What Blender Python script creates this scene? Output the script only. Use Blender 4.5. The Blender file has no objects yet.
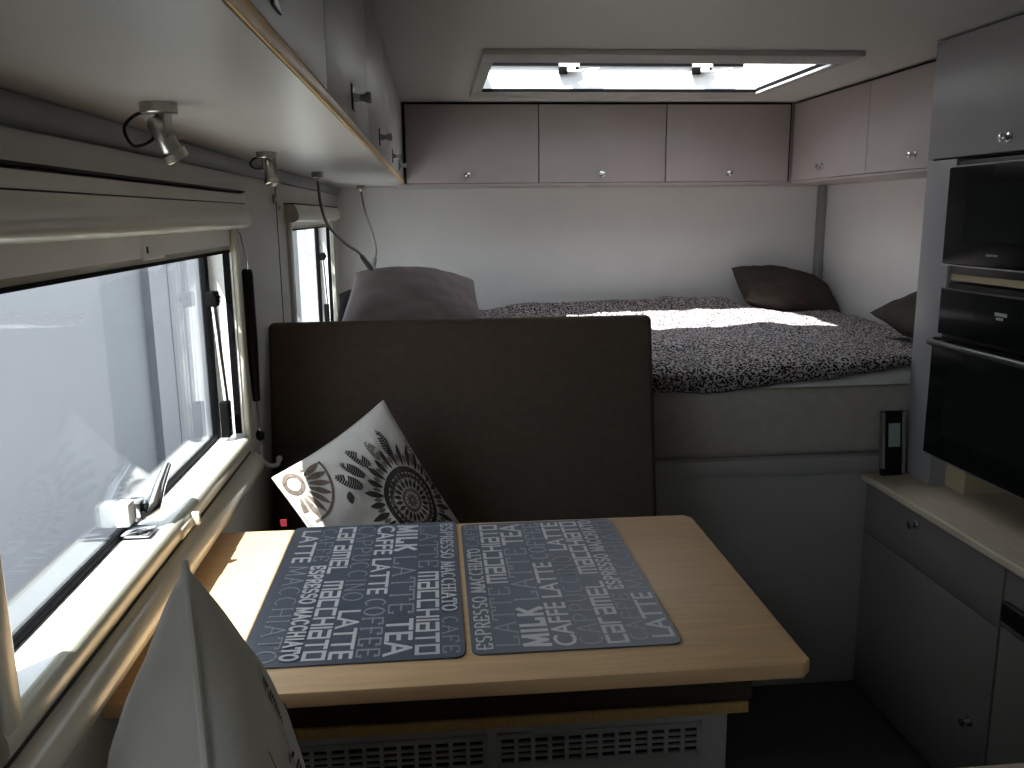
import bpy, bmesh, math, random
from mathutils import Vector, Matrix, noise

random.seed(7)
C = bpy.context.scene.collection
V = Vector
PI = math.pi
H = 1.36          # eye height above the floor

# ------------------------------------------------------------------ materials
def new_mat(name):
    m = bpy.data.materials.new(name); m.use_nodes = True
    nt = m.node_tree
    return m, nt, nt.nodes['Principled BSDF']

def mat(name, col, rough=0.5, metal=0.0, vary=0.06, nscale=8.0, bump=0.0, bscale=200.0, spec=0.5, coat=0.0, stretch=None, sheen=0.0):
    m, nt, b = new_mat(name)
    tc = nt.nodes.new('ShaderNodeTexCoord'); mp = nt.nodes.new('ShaderNodeMapping')
    nt.links.new(tc.outputs['Object'], mp.inputs['Vector'])
    if stretch: mp.inputs['Scale'].default_value = stretch
    n = nt.nodes.new('ShaderNodeTexNoise'); n.inputs['Scale'].default_value = nscale; n.inputs['Detail'].default_value = 5
    nt.links.new(mp.outputs['Vector'], n.inputs['Vector'])
    r = nt.nodes.new('ShaderNodeValToRGB')
    r.color_ramp.elements[0].position = 0.3; r.color_ramp.elements[1].position = 0.7
    r.color_ramp.elements[0].color = tuple(c*(1-vary) for c in col)+(1,)
    r.color_ramp.elements[1].color = tuple(min(1, c*(1+vary)) for c in col)+(1,)
    nt.links.new(n.outputs['Fac'], r.inputs['Fac']); nt.links.new(r.outputs['Color'], b.inputs['Base Color'])
    b.inputs['Roughness'].default_value = rough; b.inputs['Metallic'].default_value = metal
    b.inputs['Specular IOR Level'].default_value = spec; b.inputs['Coat Weight'].default_value = coat
    if sheen: b.inputs['Sheen Weight'].default_value = sheen
    if bump:
        n2 = nt.nodes.new('ShaderNodeTexNoise'); n2.inputs['Scale'].default_value = bscale; n2.inputs['Detail'].default_value = 3
        nt.links.new(mp.outputs['Vector'], n2.inputs['Vector'])
        bp = nt.nodes.new('ShaderNodeBump'); bp.inputs['Strength'].default_value = bump; bp.inputs['Distance'].default_value = 0.004
        nt.links.new(n2.outputs['Fac'], bp.inputs['Height']); nt.links.new(bp.outputs['Normal'], b.inputs['Normal'])
    return m

def glass_mat(name, tint, ior=1.45, milk=0.0):
    m, nt, b = new_mat(name)
    nt.nodes.remove(b)
    out = nt.nodes['Material Output']
    tr = nt.nodes.new('ShaderNodeBsdfTransparent'); tr.inputs['Color'].default_value = tint+(1,)
    gl = nt.nodes.new('ShaderNodeBsdfGlossy'); gl.inputs['Roughness'].default_value = 0.02
    # Schlick reflectance on either face of the thin pane
    ge = nt.nodes.new('ShaderNodeNewGeometry'); dt = nt.nodes.new('ShaderNodeVectorMath'); dt.operation = 'DOT_PRODUCT'
    nt.links.new(ge.outputs['Incoming'], dt.inputs[0]); nt.links.new(ge.outputs['Normal'], dt.inputs[1])
    def mth(op, a_, b_):
        n = nt.nodes.new('ShaderNodeMath'); n.operation = op
        for i, q in enumerate((a_, b_)):
            if q is None: continue
            if isinstance(q, (int, float)): n.inputs[i].default_value = q
            else: nt.links.new(q, n.inputs[i])
        return n.outputs[0]
    ab = mth('ABSOLUTE', dt.outputs['Value'], None)
    r0 = ((ior-1)/(ior+1))**2
    fac = mth('ADD', mth('MULTIPLY', mth('POWER', mth('SUBTRACT', 1.0, ab), 5.0), 1-r0), r0)
    mx = nt.nodes.new('ShaderNodeMixShader')
    nt.links.new(fac, mx.inputs['Fac'])
    nt.links.new(tr.outputs['BSDF'], mx.inputs[1]); nt.links.new(gl.outputs['BSDF'], mx.inputs[2])
    last = mx
    if milk:
        tl = nt.nodes.new('ShaderNodeBsdfDiffuse'); tl.inputs['Color'].default_value = (.9, .93, .95, 1)
        m2 = nt.nodes.new('ShaderNodeMixShader'); m2.inputs['Fac'].default_value = milk
        nt.links.new(mx.outputs['Shader'], m2.inputs[1]); nt.links.new(tl.outputs['BSDF'], m2.inputs[2]); last = m2
    nt.links.new(last.outputs['Shader'], out.inputs['Surface'])
    return m

def leopard_mat():
    m, nt, b = new_mat('leopard_plush')
    N = nt.nodes.new; L = nt.links.new
    tc = N('ShaderNodeTexCoord')
    nz = N('ShaderNodeTexNoise'); nz.inputs['Scale'].default_value = 55; nz.inputs['Detail'].default_value = 3
    L(tc.outputs['Object'], nz.inputs['Vector'])
    mixv = N('ShaderNodeVectorMath'); mixv.operation = 'MULTIPLY_ADD'
    L(nz.outputs['Color'], mixv.inputs[0]); mixv.inputs[1].default_value = (.016, .016, .016); L(tc.outputs['Object'], mixv.inputs[2])
    vo = N('ShaderNodeTexVoronoi'); vo.inputs['Scale'].default_value = 150; L(mixv.outputs['Vector'], vo.inputs['Vector'])
    ramp = N('ShaderNodeValToRGB'); ramp.color_ramp.elements[0].position = .44; ramp.color_ramp.elements[1].position = .60
    ramp.color_ramp.elements[0].color = (.012, .011, .012, 1); ramp.color_ramp.elements[1].color = (.50, .465, .46, 1)
    L(vo.outputs['Distance'], ramp.inputs['Fac'])
    n3 = N('ShaderNodeTexNoise'); n3.inputs['Scale'].default_value = 3
    L(tc.outputs['Object'], n3.inputs['Vector'])
    r3 = N('ShaderNodeValToRGB'); r3.color_ramp.elements[0].color = (.95, .86, .82, 1); r3.color_ramp.elements[1].color = (.95, .97, 1, 1)
    L(n3.outputs['Fac'], r3.inputs['Fac'])
    mu = N('ShaderNodeMixRGB'); mu.blend_type = 'MULTIPLY'; mu.inputs['Fac'].default_value = 1
    L(ramp.outputs['Color'], mu.inputs['Color1']); L(r3.outputs['Color'], mu.inputs['Color2'])
    L(mu.outputs['Color'], b.inputs['Base Color'])
    n4 = N('ShaderNodeTexNoise'); n4.inputs['Scale'].default_value = 180; L(tc.outputs['Object'], n4.inputs['Vector'])
    bp = N('ShaderNodeBump'); bp.inputs['Strength'].default_value = .9; bp.inputs['Distance'].default_value = .01
    L(n4.outputs['Fac'], bp.inputs['Height']); L(bp.outputs['Normal'], b.inputs['Normal'])
    b.inputs['Roughness'].default_value = .9; b.inputs['Specular IOR Level'].default_value = .1
    return m

M = {}
M['wall'] = mat('warm_white_wall_panel', (.52, .505, .455), .38, vary=.02)
M['wall_back'] = mat('white_wall_panel', (.66, .65, .63), .30, vary=.02)
M['ceiling'] = mat('ceiling_panel', (.50, .485, .445), .4, vary=.02)
M['hatch'] = mat('warm_grey_hatch_plastic', (.40, .385, .35), .4, vary=.02)
M['under'] = mat('satin_white_panel', (.50, .485, .465), .3, vary=.02)
M['cab'] = mat('pinkish_grey_laminate', (.37, .322, .308), .4, vary=.03)
M['cab_left'] = mat('satin_grey_laminate', (.34, .33, .315), .42, vary=.03)
M['tall'] = mat('lilac_grey_laminate', (.265, .255, .265), .4, vary=.03)
M['kitchen'] = mat('mid_grey_laminate', (.165, .153, .140), .45, vary=.04)
M['gap'] = mat('dark_gap', (.015, .014, .013), .8)
M['rail'] = mat('grey_plastic', (.20, .205, .205), .45)
M['post'] = mat('grey_aluminium', (.26, .26, .255), .45)
M['floor'] = mat('charcoal_vinyl_floor', (.055, .055, .055), .55, vary=.15, nscale=40)
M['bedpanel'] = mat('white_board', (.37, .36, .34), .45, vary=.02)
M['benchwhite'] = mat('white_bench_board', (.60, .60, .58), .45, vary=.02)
M['wood'] = mat('beech_laminate', (.60, .395, .215), .42, spec=.3, vary=.10, nscale=6, stretch=(1.2, 14, 14))
M['edge'] = mat('beech_edge', (.80, .52, .20), .4, vary=.12, nscale=10, stretch=(10, 1.5, 10))
M['worktop'] = mat('pale_ash_worktop', (.50, .43, .32), .42, vary=.10, nscale=8, stretch=(14, 1.2, 14))
M['woodpale'] = mat('raw_pale_wood', (.45, .37, .24), .6, vary=.1, nscale=10)
M['brown'] = mat('brown_upholstery', (.083, .062, .048), .85, vary=.10, nscale=60, bump=.25, bscale=700, spec=.2)
M['mattress'] = mat('taupe_mattress_cloth', (.40, .365, .32), .9, vary=.06, nscale=40, bump=.2, bscale=500, spec=.15)
M['sheet'] = mat('white_bed_linen', (.62, .60, .58), .9, vary=.05, nscale=20, spec=.15)
M['taupe'] = mat('taupe_pillow_cotton', (.145, .12, .115), .9, vary=.08, nscale=18, bump=.15, bscale=90, spec=.15)
M['umber'] = mat('dark_brown_pillow_cotton', (.050, .040, .033), .9, vary=.10, nscale=18, bump=.15, bscale=90, spec=.15)
M['blackcloth'] = mat('black_cloth', (.008, .007, .007), .95, spec=.05)
M['leopard'] = leopard_mat()
M['cotton'] = mat('natural_white_cotton', (.60, .575, .54), .95, vary=.06, nscale=14, bump=.3, bscale=60, spec=.1)
M['print'] = mat('faded_black_print', (.055, .048, .045), .95, vary=.3, nscale=120, spec=.1)
M['printgrey'] = mat('grey_brown_print', (.16, .125, .10), .95, vary=.35, nscale=150, spec=.1)
M['frame'] = mat('cream_window_plastic', (.50, .485, .40), .22, vary=.02)
M['white'] = mat('white_plastic', (.78, .78, .76), .35, vary=.02)
M['gasket'] = mat('black_rubber', (.0025, .0025, .003), .6, vary=.2, spec=.05)
M['black'] = mat('black_plastic', (.008, .008, .008), .4, spec=.2)
M['chrome'] = mat('chrome', (.62, .62, .62), .12, metal=1.0, vary=.03)
M['steel'] = mat('brushed_nickel', (.48, .465, .43), .32, metal=1.0, vary=.08, nscale=60)
M['tube'] = mat('dull_grey_metal', (.20, .195, .185), .4, metal=.7)
M['blackglass'] = mat('black_oven_glass', (.005, .007, .006), .2, vary=.05, spec=.03)
M['ovenwindow'] = mat('smoked_oven_window', (.008, .012, .010), .2, vary=.05, spec=.04)
M['darkmetal'] = mat('dark_metal_trim', (.10, .10, .10), .3, metal=.6)
M['lcd'] = mat('grey_lcd', (.30, .36, .34), .25, vary=.08, nscale=120)
M['mat'] = mat('slate_blue_placemat', (.075, .088, .118), .42, vary=.08, nscale=12)
M['letter'] = mat('light_lettering', (.52, .52, .53), .5)
M['letter2'] = mat('faded_lettering', (.27, .29, .32), .5)
M['red'] = mat('red_tag', (.16, .008, .015), .6)
M['exterior'] = mat('pale_blue_grey_render', (.150, .157, .176), .6, vary=.02, nscale=3)
M['exterior2'] = mat('grey_render', (.118, .127, .143), .6, vary=.02, nscale=3)
M['ground'] = mat('pale_gravel', (.38, .37, .35), .9, vary=.12, nscale=30)
M['glass'] = glass_mat('acrylic_pane', (.93, .96, .97), 1.5)
M['hatchglass'] = glass_mat('acrylic_hatch', (.95, .96, .97), 1.3)

# ------------------------------------------------------------------ mesh collector
class MB:
    def __init__(s): s.v = []; s.f = []; s.mi = []; s.sm = []
    def add(s, verts, faces, mi=0, smooth=False):
        o = len(s.v); s.v += [V(p) for p in verts]
        for f in faces: s.f.append([i+o for i in f]); s.mi.append(mi); s.sm.append(smooth)
        return s
    def bm(s, b, mi=0, smooth=False):
        b.verts.ensure_lookup_table(); b.verts.index_update()
        s.add([v.co.copy() for v in b.verts], [[v.index for v in f.verts] for f in b.faces], mi, smooth); b.free(); return s
    def box(s, x0, x1, y0, y1, z0, z1, bev=0.0, seg=2, mi=0, mtx=None):
        b = bmesh.new(); bmesh.ops.create_cube(b, size=1)
        sx, sy, sz = abs(x1-x0), abs(y1-y0), abs(z1-z0)
        bmesh.ops.scale(b, vec=(sx, sy, sz), verts=b.verts)
        if bev: bmesh.ops.bevel(b, geom=b.edges[:], offset=min(bev, .49*min(sx, sy, sz)), segments=seg, profile=.5, affect='EDGES')
        bmesh.ops.translate(b, vec=((x0+x1)/2, (y0+y1)/2, (z0+z1)/2), verts=b.verts)
        if mtx is not None: b.transform(mtx)
        return s.bm(b, mi, smooth=False)
    def tube(s, pts, r, n=10, mi=0, cap=True):
        pts = [V(p) for p in pts]; k = len(pts)
        rs = r if isinstance(r, (list, tuple)) else [r]*k
        t = [(pts[min(i+1, k-1)]-pts[max(i-1, 0)]).normalized() for i in range(k)]
        a = t[0].orthogonal().normalized(); verts = []
        for i in range(k):
            a = (a - t[i]*a.dot(t[i]))
            a = a.normalized() if a.length > 1e-6 else t[i].orthogonal().normalized()
            b = t[i].cross(a)
            for j in range(n):
                th = 2*PI*j/n; verts.append(pts[i]+(a*math.cos(th)+b*math.sin(th))*rs[i])
        f = []
        for i in range(k-1):
            for j in range(n):
                f.append([i*n+j, i*n+(j+1) % n, (i+1)*n+(j+1) % n, (i+1)*n+j])
        s.add(verts, f, mi, True)
        if cap:
            s.add(verts[:n], [list(range(n))[::-1]], mi); s.add(verts[-n:], [list(range(n))], mi)
        return s
    def lathe(s, p0, axis, prof, n=20, mi=0):
        # prof: (distance along axis, radius)
        p0 = V(p0); ax = V(axis).normalized()
        pts = []; rs = []
        for d, r in prof: pts.append(p0+ax*d); rs.append(max(r, 1e-4))
        a = ax.orthogonal().normalized(); b = ax.cross(a); verts = []
        for p, r in zip(pts, rs):
            for j in range(n):
                th = 2*PI*j/n; verts.append(p+(a*math.cos(th)+b*math.sin(th))*r)
        f = []
        for i in range(len(pts)-1):
            for j in range(n): f.append([i*n+j, i*n+(j+1) % n, (i+1)*n+(j+1) % n, (i+1)*n+j])
        s.add(verts, f, mi, True)
        s.add(verts[:n], [list(range(n))[::-1]], mi); s.add(verts[-n:], [list(range(n))], mi)
        return s
    def prism_y(s, prof, y0, y1, mi=0):
        n = len(prof); verts = [(x, y0, z) for x, z in prof]+[(x, y1, z) for x, z in prof]
        f = [[i, (i+1) % n, n+(i+1) % n, n+i] for i in range(n)]+[list(range(n))[::-1], list(range(n, 2*n))]
        return s.add(verts, f, mi)
    def sphere(s, c, r, mi=0, sc=(1, 1, 1)):
        b = bmesh.new(); bmesh.ops.create_uvsphere(b, u_segments=16, v_segments=10, radius=r)
        bmesh.ops.scale(b, vec=sc, verts=b.verts); bmesh.ops.translate(b, vec=c, verts=b.verts)
        return s.bm(b, mi, True)

def smooth_curve(pts, n=8):
    pts = [V(p) for p in pts]; P = [pts[0]]+pts+[pts[-1]]; out = []
    for i in range(1, len(P)-2):
        for j in range(n):
            t = j/n; a, b, c, d = P[i-1], P[i], P[i+1], P[i+2]
            out.append(.5*((2*b)+(c-a)*t+(2*a-5*b+4*c-d)*t*t+(3*b-a-3*c+d)*t**3))
    out.append(pts[-1]); return out

def root_loc(p):
    return p.matrix_world.translation.copy() if p is not None else V((0, 0, 0))

LOC = {}
def obj(name, mb, m, parent=None, loc=None, weld=True):
    """links the collected shapes as ONE mesh object; verts are given in world space"""
    base = LOC[parent.name] if parent is not None else (V(loc) if loc is not None else V((0, 0, 0)))
    me = bpy.data.meshes.new(name)
    me.from_pydata([p-base for p in mb.v], [], mb.f)
    for k in (m if isinstance(m, (list, tuple)) else [m]): me.materials.append(k)
    for p, i, sm in zip(me.polygons, mb.mi, mb.sm): p.material_index = i; p.use_smooth = sm
    if weld:
        b = bmesh.new(); b.from_mesh(me)
        bmesh.ops.remove_doubles(b, verts=b.verts, dist=1e-6); bmesh.ops.recalc_face_normals(b, faces=b.faces)
        for f in b.faces: f.smooth = True
        b.to_mesh(me); b.free(); me.set_sharp_from_angle(angle=math.radians(42))
    o = bpy.data.objects.new(name, me); C.objects.link(o)
    if parent is not None: o.parent = parent
    else: o.location = base
    LOC[o.name] = base
    return o

def tag(o, label, cat, group=None, kind=None):
    if label: o['label'] = label
    if cat: o['category'] = cat
    if group: o['group'] = group
    if kind: o['kind'] = kind
    return o

def thing(name, loc, label, cat, group=None):
    o = bpy.data.objects.new(name, None); C.objects.link(o); o.location = loc; o.empty_display_size = .05
    LOC[o.name] = V(loc)
    return tag(o, label, cat, group)

def struct(name, mb, m, parent=None, label=None, cat=None):
    o = obj(name, mb, m, parent)
    if parent is None: o['kind'] = 'structure'; tag(o, label, cat)
    return o

# ------------------------------------------------------------------ room dimensions
XL, XR, YB, YF, ZC = -.41, 1.74, 3.76, -1.3, 1.785
W1 = (.77, 1.79, .905, 1.36)     # near window hole y0,y1,z0,z1
W2 = (2.50, 3.50, .93, 1.36)
W4 = (-.95, .25, .905, 1.36)    # unseen extra window behind the viewer, added to light the near cushion

# ------------------------------------------------------------------ the setting
mb = MB().box(XL-.06, XR+.06, YF-.06, YB+.06, -.05, 0)
struct('floor', mb, M['floor'], label='dark charcoal vinyl floor of the aisle', cat='floor')

def wall_holes(mb, x0, x1, y0, y1, z0, z1, holes):
    ys = sorted(holes, key=lambda h: h[0]); cur = y0
    for (a, b, c, d) in ys:
        mb.box(x0, x1, cur, a, z0, z1); mb.box(x0, x1, a, b, z0, c); mb.box(x0, x1, a, b, d, z1); cur = b
    mb.box(x0, x1, cur, y1, z0, z1)
mb = MB(); wall_holes(mb, XL-.06, XL, YF, YB, 0, ZC+.02, [W1, W2, W4])
wl = struct('wall_left', mb, M['wall'], label='off-white window wall along the left side', cat='wall')
mb = MB().box(XL-.06, XR+.06, YB, YB+.06, 0, ZC+.02)
struct('wall_back', mb, M['wall_back'], label='smooth white end wall behind the bed', cat='wall')
mb = MB().box(XR, XR+.06, YF, YB, 0, ZC+.02)
struct('wall_right', mb, M['wall_back'], label='smooth white side wall right of the bed', cat='wall')
mb = MB()   # the wall behind the camera
mb.box(XL-.06, XR+.06, YF-.06, YF, 0, ZC+.02)
struct('wall_front', mb, M['wall'], label='off-white wall behind the viewer', cat='wall')
# ceiling with the roof-hatch opening
SX0, SX1, SY0, SY1 = .172, 1.148, 2.465, 3.05
mb = MB()
mb.box(XL-.06, XR+.06, YF-.06, SY0, ZC, ZC+.09); mb.box(XL-.06, XR+.06, SY1, YB+.06, ZC, ZC+.09)
mb.box(XL-.06, SX0, SY0, SY1, ZC, ZC+.09); mb.box(SX1, XR+.06, SY0, SY1, ZC, ZC+.09)
struct('ceiling', mb, M['ceiling'], label='pale grey panelled ceiling with the roof hatch', cat='ceiling')
# wall seam + plug between the windows
mb = MB().box(XL-.001, XL+.0015, 2.332, 2.336, .9, 1.46)
struct('seam', mb, M['gap'], wl)
mb = MB().lathe((XL, 2.30, 1.405), (1, 0, 0), [(0, .012), (.004, .012), (.007, .006)])
mb.lathe((XL, 2.365, 1.385), (1, 0, 0), [(0, .006), (.004, .006), (.006, .003)])
struct('screw_cap', mb, M['frame'], wl)
# grey rail between the wall and the overhead cabinet
mb = MB().prism_y([(XL, H+.089), (XL+.010, H+.090), (XL+.016, H+.098), (XL+.017, H+.119), (XL, H+.119)], YF, 3.74)
struct('trim_1', mb, M['rail'], label='grey plastic rail along the top of the window wall', cat='trim')
mb = MB().box(XR-.034, XR, YB-.034, YB, .7, 1.47, .004)
struct('trim_2', mb, M['post'], label='grey corner post where the end wall meets the side wall', cat='trim')

# outside
mb = MB().box(-40, 40, -40, 40, -1.0, -.95)
struct('ground', mb, M['ground'], label='pale gravel ground outside', cat='ground')
mb = MB()
mb.box(-2.3, -2.2, 2.6, 5.85, -.95, 2.0); 
mb.box(-2.36, -2.26, 5.85, 6.85, -.95, 2.0, mi=1)
mb.box(-2.3, -2.2, 6.85, 7.9, -.95, 2.0); mb.box(-2.34, -2.24, 7.9, 14.5, -.95, 2.0, mi=0)
mb.box(-2.205, -2.195, 7.3, 7.33, -.95, 2.0, mi=1); mb.box(-2.205, -2.195, 3.55, 3.95, .98, 1.0, mi=0)
struct('wall_exterior', mb, [M['exterior'], M['exterior2']], label='pale blue-grey wall of the building outside the window', cat='wall')

# ------------------------------------------------------------------ windows in the left wall
def strut(parent, y, z0, z1, x):
    s = MB(); s.tube([(x, y, z1-.02), (x+.006, y+.022, z0+.055)], .0055, 10)
    o = obj('stay_rod', s, M['chrome'], parent)
    e = MB(); e.box(x-.010, x+.010, y-.014, y+.014, z1-.03, z1, .003); e.box(x-.006, x+.012, y+.006, y+.034, z0, z0+.075, .003)
    e.lathe((x+.008, y, z1-.015), (1, 0, 0), [(0, .007), (.006, .007)]); 
    obj('stay_bracket', e, M['gasket'], o)
    k = MB()
    k.lathe((x+.012, y, z1-.015), (1, 0, 0), [(0, .0045), (.004, .0045)])
    for dz in (.012, .04, .062): k.lathe((x+.011, y+.02, z0+dz), (1, 0, 0), [(0, .003), (.003, .003)])
    obj('screw', k, M['chrome'], o)

def window(idx, hole, label, latch_y=None, mirror_strut=False):
    y0, y1, z0, z1 = hole
    zg = 1.293 if idx != 2 else 1.322          # where the lowered blind bar ends
    w = thing('window_%d' % idx, (XL, (y0+y1)/2, z0), label, 'window'); w['kind'] = 'structure'
    # lining of the reveal
    f = MB()
    f.box(XL-.058, XL+.001, y0-.001, y0+.004, z0, z1); f.box(XL-.058, XL+.001, y1-.004, y1+.001, z0, z1)
    f.box(XL-.058, XL+.001, y0, y1, z0-.002, z0+.004)
    f.box(XL-.058, XL+.001, y0, y1, zg+.012, z1)
    obj('reveal_lining', f, M['white'], w)
    # inner frame: jambs and moulded bottom rail
    f = MB()
    f.box(XL-.004, XL+.012, y1, y1+.036, z0-.03, z1-.01, .005, 3); f.box(XL-.004, XL+.012, y0-.036, y0, z0-.03, z1-.01, .005, 3)
    f.prism_y([(XL-.002, z0+.004), (XL+.004, z0+.004), (XL+.010, z0-.001), (XL+.013, z0-.010), (XL+.013, z0-.022), (XL+.008, z0-.032), (XL+.003, z0-.036), (XL-.002, z0-.036)], y0-.036, y1+.036)
    f.prism_y([(XL-.002, z0-.043), (XL+.010, z0-.043), (XL+.020, z0-.049), (XL+.027, z0-.060), (XL+.029, z0-.072), (XL+.026, z0-.084), (XL+.017, z0-.095), (XL+.005, z0-.100), (XL-.002, z0-.100)], y0-.036, y1+.04)
    obj('window_frame', f, M['frame'], w)
    g = MB().box(XL-.002, XL+.004, y0-.03, y1+.03, z0-.044, z0-.034); 
    obj('frame_groove', g, M['gap'], w)
    # pane with its rubber edge
    xp = XL-.052
    p = MB().box(xp-.003, xp, y0+.012, y1-.012, z0+.008, zg+.03)
    pane = obj('pane', p, M['glass'], w)
    k = MB()
    k.box(xp-.008, xp+.006, y1-.026, y1-.004, z0+.004, zg+.04, .003); k.box(xp-.008, xp+.006, y0+.004, y0+.026, z0+.004, zg+.04, .003)
    k.box(xp-.008, xp+.004, y0+.004, y1-.004, z0+.004, z0+.015, .002); k.box(xp-.008, xp+.004, y0+.004, y1-.004, zg+.014, zg+.04, .002)
    obj('gasket', k, M['gasket'], pane)
    # black blind channel on both jambs
    k = MB().box(XL-.016, XL-.003, y1-.007, y1-.0035, z0+.01, zg+.01); k.box(XL-.016, XL-.003, y0+.0035, y0+.007, z0+.01, zg+.01)
    obj('blind_channel', k, M['gasket'], w)
    # blind cassette above
    q = MB()
    zt = z1+.050 if idx != 2 else z1+.035
    b0 = 1.338 if idx != 2 else 1.345
    prof = [(XL, b0), (XL+.024, b0), (XL+.036, b0+.006), (XL+.040, b0+.014), (XL+.039, b0+.024), (XL+.035, b0+.036), (XL+.030, b0+.044), (XL+.028, b0+.052), (XL+.026, zt-.024), (XL+.0255, zt-.0225), (XL+.028, zt-.020), (XL+.026, zt-.004), (XL+.02, zt), (XL, zt)]
    q.prism_y(prof, y0-.05, y1+.030)
    cas = obj('blind_cassette', q, M['frame'], w)
    k = MB().box(XL, XL+.0305, y0-.05, y1+.026, zt-.0005, zt+.0028); k.box(XL+.024, XL+.0292, y0-.05, y1+.029, zt-.0235, zt-.0215)
    obj('cassette_shadow_gap', k, M['gap'], cas)
    q = MB().box(XL-.014, XL-.002, y0+.004, y1-.004, zg+.002, b0+.01, .003)
    bar = obj('blind_pull_bar', q, M['frame'], w)
    k = MB().box(XL-.014, XL-.001, y0+.004, y1-.004, zg-.002, zg+.0035)
    obj('blind_edge_seal', k, M['gasket'], bar)
    if latch_y:
        q = MB(); ly = latch_y+.05
        q.box(XL-.003, XL+.006, ly-.03, ly+.055, zg+.009, zg+.013, .001); q.box(XL-.003, XL+.006, ly-.03, ly-.026, zg+.009, zg+.032, .001)
        q.box(XL-.003, XL+.001, ly-.026, ly+.052, zg+.013, zg+.030, .001)
        obj('blind_grip', q, M['white'], bar)
        q = MB().box(XL+.001, XL+.004, ly-.018, ly-.012, zg+.018, zg+.028)
        obj('grip_slot', q, M['gasket'], bar)
        # lever latch on the pane
        y = latch_y; x = xp; z = z0+.03
        q = MB(); q.box(x, x+.020, y-.040, y-.012, z-.006, z+.028, .003)
        la = obj('latch', q, M['white'], w)
        q = MB(); q.box(x+.002, x+.026, y-.010, y+.022, z-.010, z+.020, .004)
        q.tube([(x+.022, y-.004, z-.004), (x+.036, y+.018, z+.004), (x+.034, y+.055, z+.022), (x+.030, y+.115, z+.040)], [.007, .0105, .0085, .006], 10)
        q.box(x+.004, x+.045, y-.04, y+.006, z-.022, z-.018, .002)
        obj('latch_lever', q, M['chrome'], la)
        q = MB().lathe((x+.026, y+.006, z+.006), (1, 0, 0), [(0, .008), (.006, .008)])
        obj('latch_pivot', q, M['gasket'], la)
        q = MB(); q.box(XL+.008, XL+.016, y+.04, y+.115, z0-.028, z0-.010, .003, 3); q.box(XL+.012, XL+.026, y+.096, y+.105, z0-.026, z0-.004, .003)
        obj('screen_catch', q, M['frame'], w)
    strut(w, y1-.058, z0+.012, zg-.075 if idx == 1 else zg-.10, XL-.028)
    return w
window(1, W1, 'large near window with lever latch, looking onto a pale wall', latch_y=1.235)
window(2, W2, 'smaller far window beside the head of the bed', latch_y=None)

window(4, W4, 'unseen window added behind the viewer to light the near cushion')

# ------------------------------------------------------------------ roof hatch
w = thing('window_3', (.67, 2.87, ZC), 'wide roof hatch in the ceiling over the bed', 'window'); w['kind'] = 'structure'
f = MB()
zb = 1.770
f.box(.142, 1.180, 2.345, SY0+.004, zb, ZC+.001, .003); f.box(.142, 1.180, SY1-.004, 3.20, zb, ZC+.001, .003)
f.box(.142, SX0+.004, SY0+.004, SY1-.004, zb, ZC+.001, .003); f.box(SX1-.004, 1.180, SY0+.004, SY1-.004, zb, ZC+.001, .003)
obj('hatch_frame', f, M['hatch'], w)
f = MB()
f.box(SX0-.001, SX0+.006, SY0, SY1, ZC-.004, ZC+.088); f.box(SX1-.006, SX1+.001, SY0, SY1, ZC-.004, ZC+.088)
f.box(SX0, SX1, SY0-.001, SY0+.006, ZC-.004, ZC+.088); f.box(SX0, SX1, SY1-.006, SY1+.001, ZC-.004, ZC+.088)
obj('hatch_lining', f, M['white'], w)
f = MB()
f.box(SX0+.004, SX1-.004, SY1-.009, SY1-.0055, zb+.001, zb+.012); f.box(SX1-.009, SX1-.0055, SY0, SY1, zb+.004, zb+.016)
f.box(SX0+.004, SX1-.06, SY1-.014, SY1-.005, ZC+.072, ZC+.084)
obj('hatch_seal', f, M['gasket'], w)
f = MB().box(SX1-.010, SX1-.003, SY0, SY1, zb-.003, zb+.003)  # white strip stands in for the light catching the right rail's lower edge
obj('hatch_painted_lit_edge', f, M['white'], w)
f = MB().box(SX0-.03, SX1+.03, SY0-.03, SY1+.03, ZC+.096, ZC+.104, .003)
obj('pane', f, M['hatchglass'], w)
f = MB()
for a in ((SX0-.05, SX1+.05, SY0-.05, SY0-.002), (SX0-.05, SX1+.05, SY1+.002, SY1+.05), (SX0-.05, SX0-.002, SY0-.05, SY1+.05), (SX1+.002, SX1+.05, SY0-.05, SY1+.05)):
    f.box(a[0], a[1], a[2], a[3], ZC+.089, ZC+.112, .003)
obj('hatch_rim', f, M['darkmetal'], w)
for lx in (.475, .940):
    q = MB(); y = SY1-.006; z = ZC+.062
    q.box(lx-.035, lx+.035, y-.022, y, z+.004, z+.026, .003)
    la = obj('hatch_latch', q, M['white'], w)
    q = MB().box(lx-.035, lx-.006, y-.020, y-.002, z-.018, z+.004, .002); q.box(lx+.022, lx+.032, y-.018, y-.002, z-.006, z+.004)
    obj('latch_block', q, M['gasket'], la)
    q = MB(); q.box(lx-.008, lx+.02, y-.030, y-.008, z-.014, z+.004, .004)
    q.tube([(lx, y-.024, z-.010), (lx+.03, y-.028, z-.012), (lx+.10, y-.03, z-.003)], [.007, .0045, .004], 10)
    obj('latch_lever', q, M['white'], la)

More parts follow.
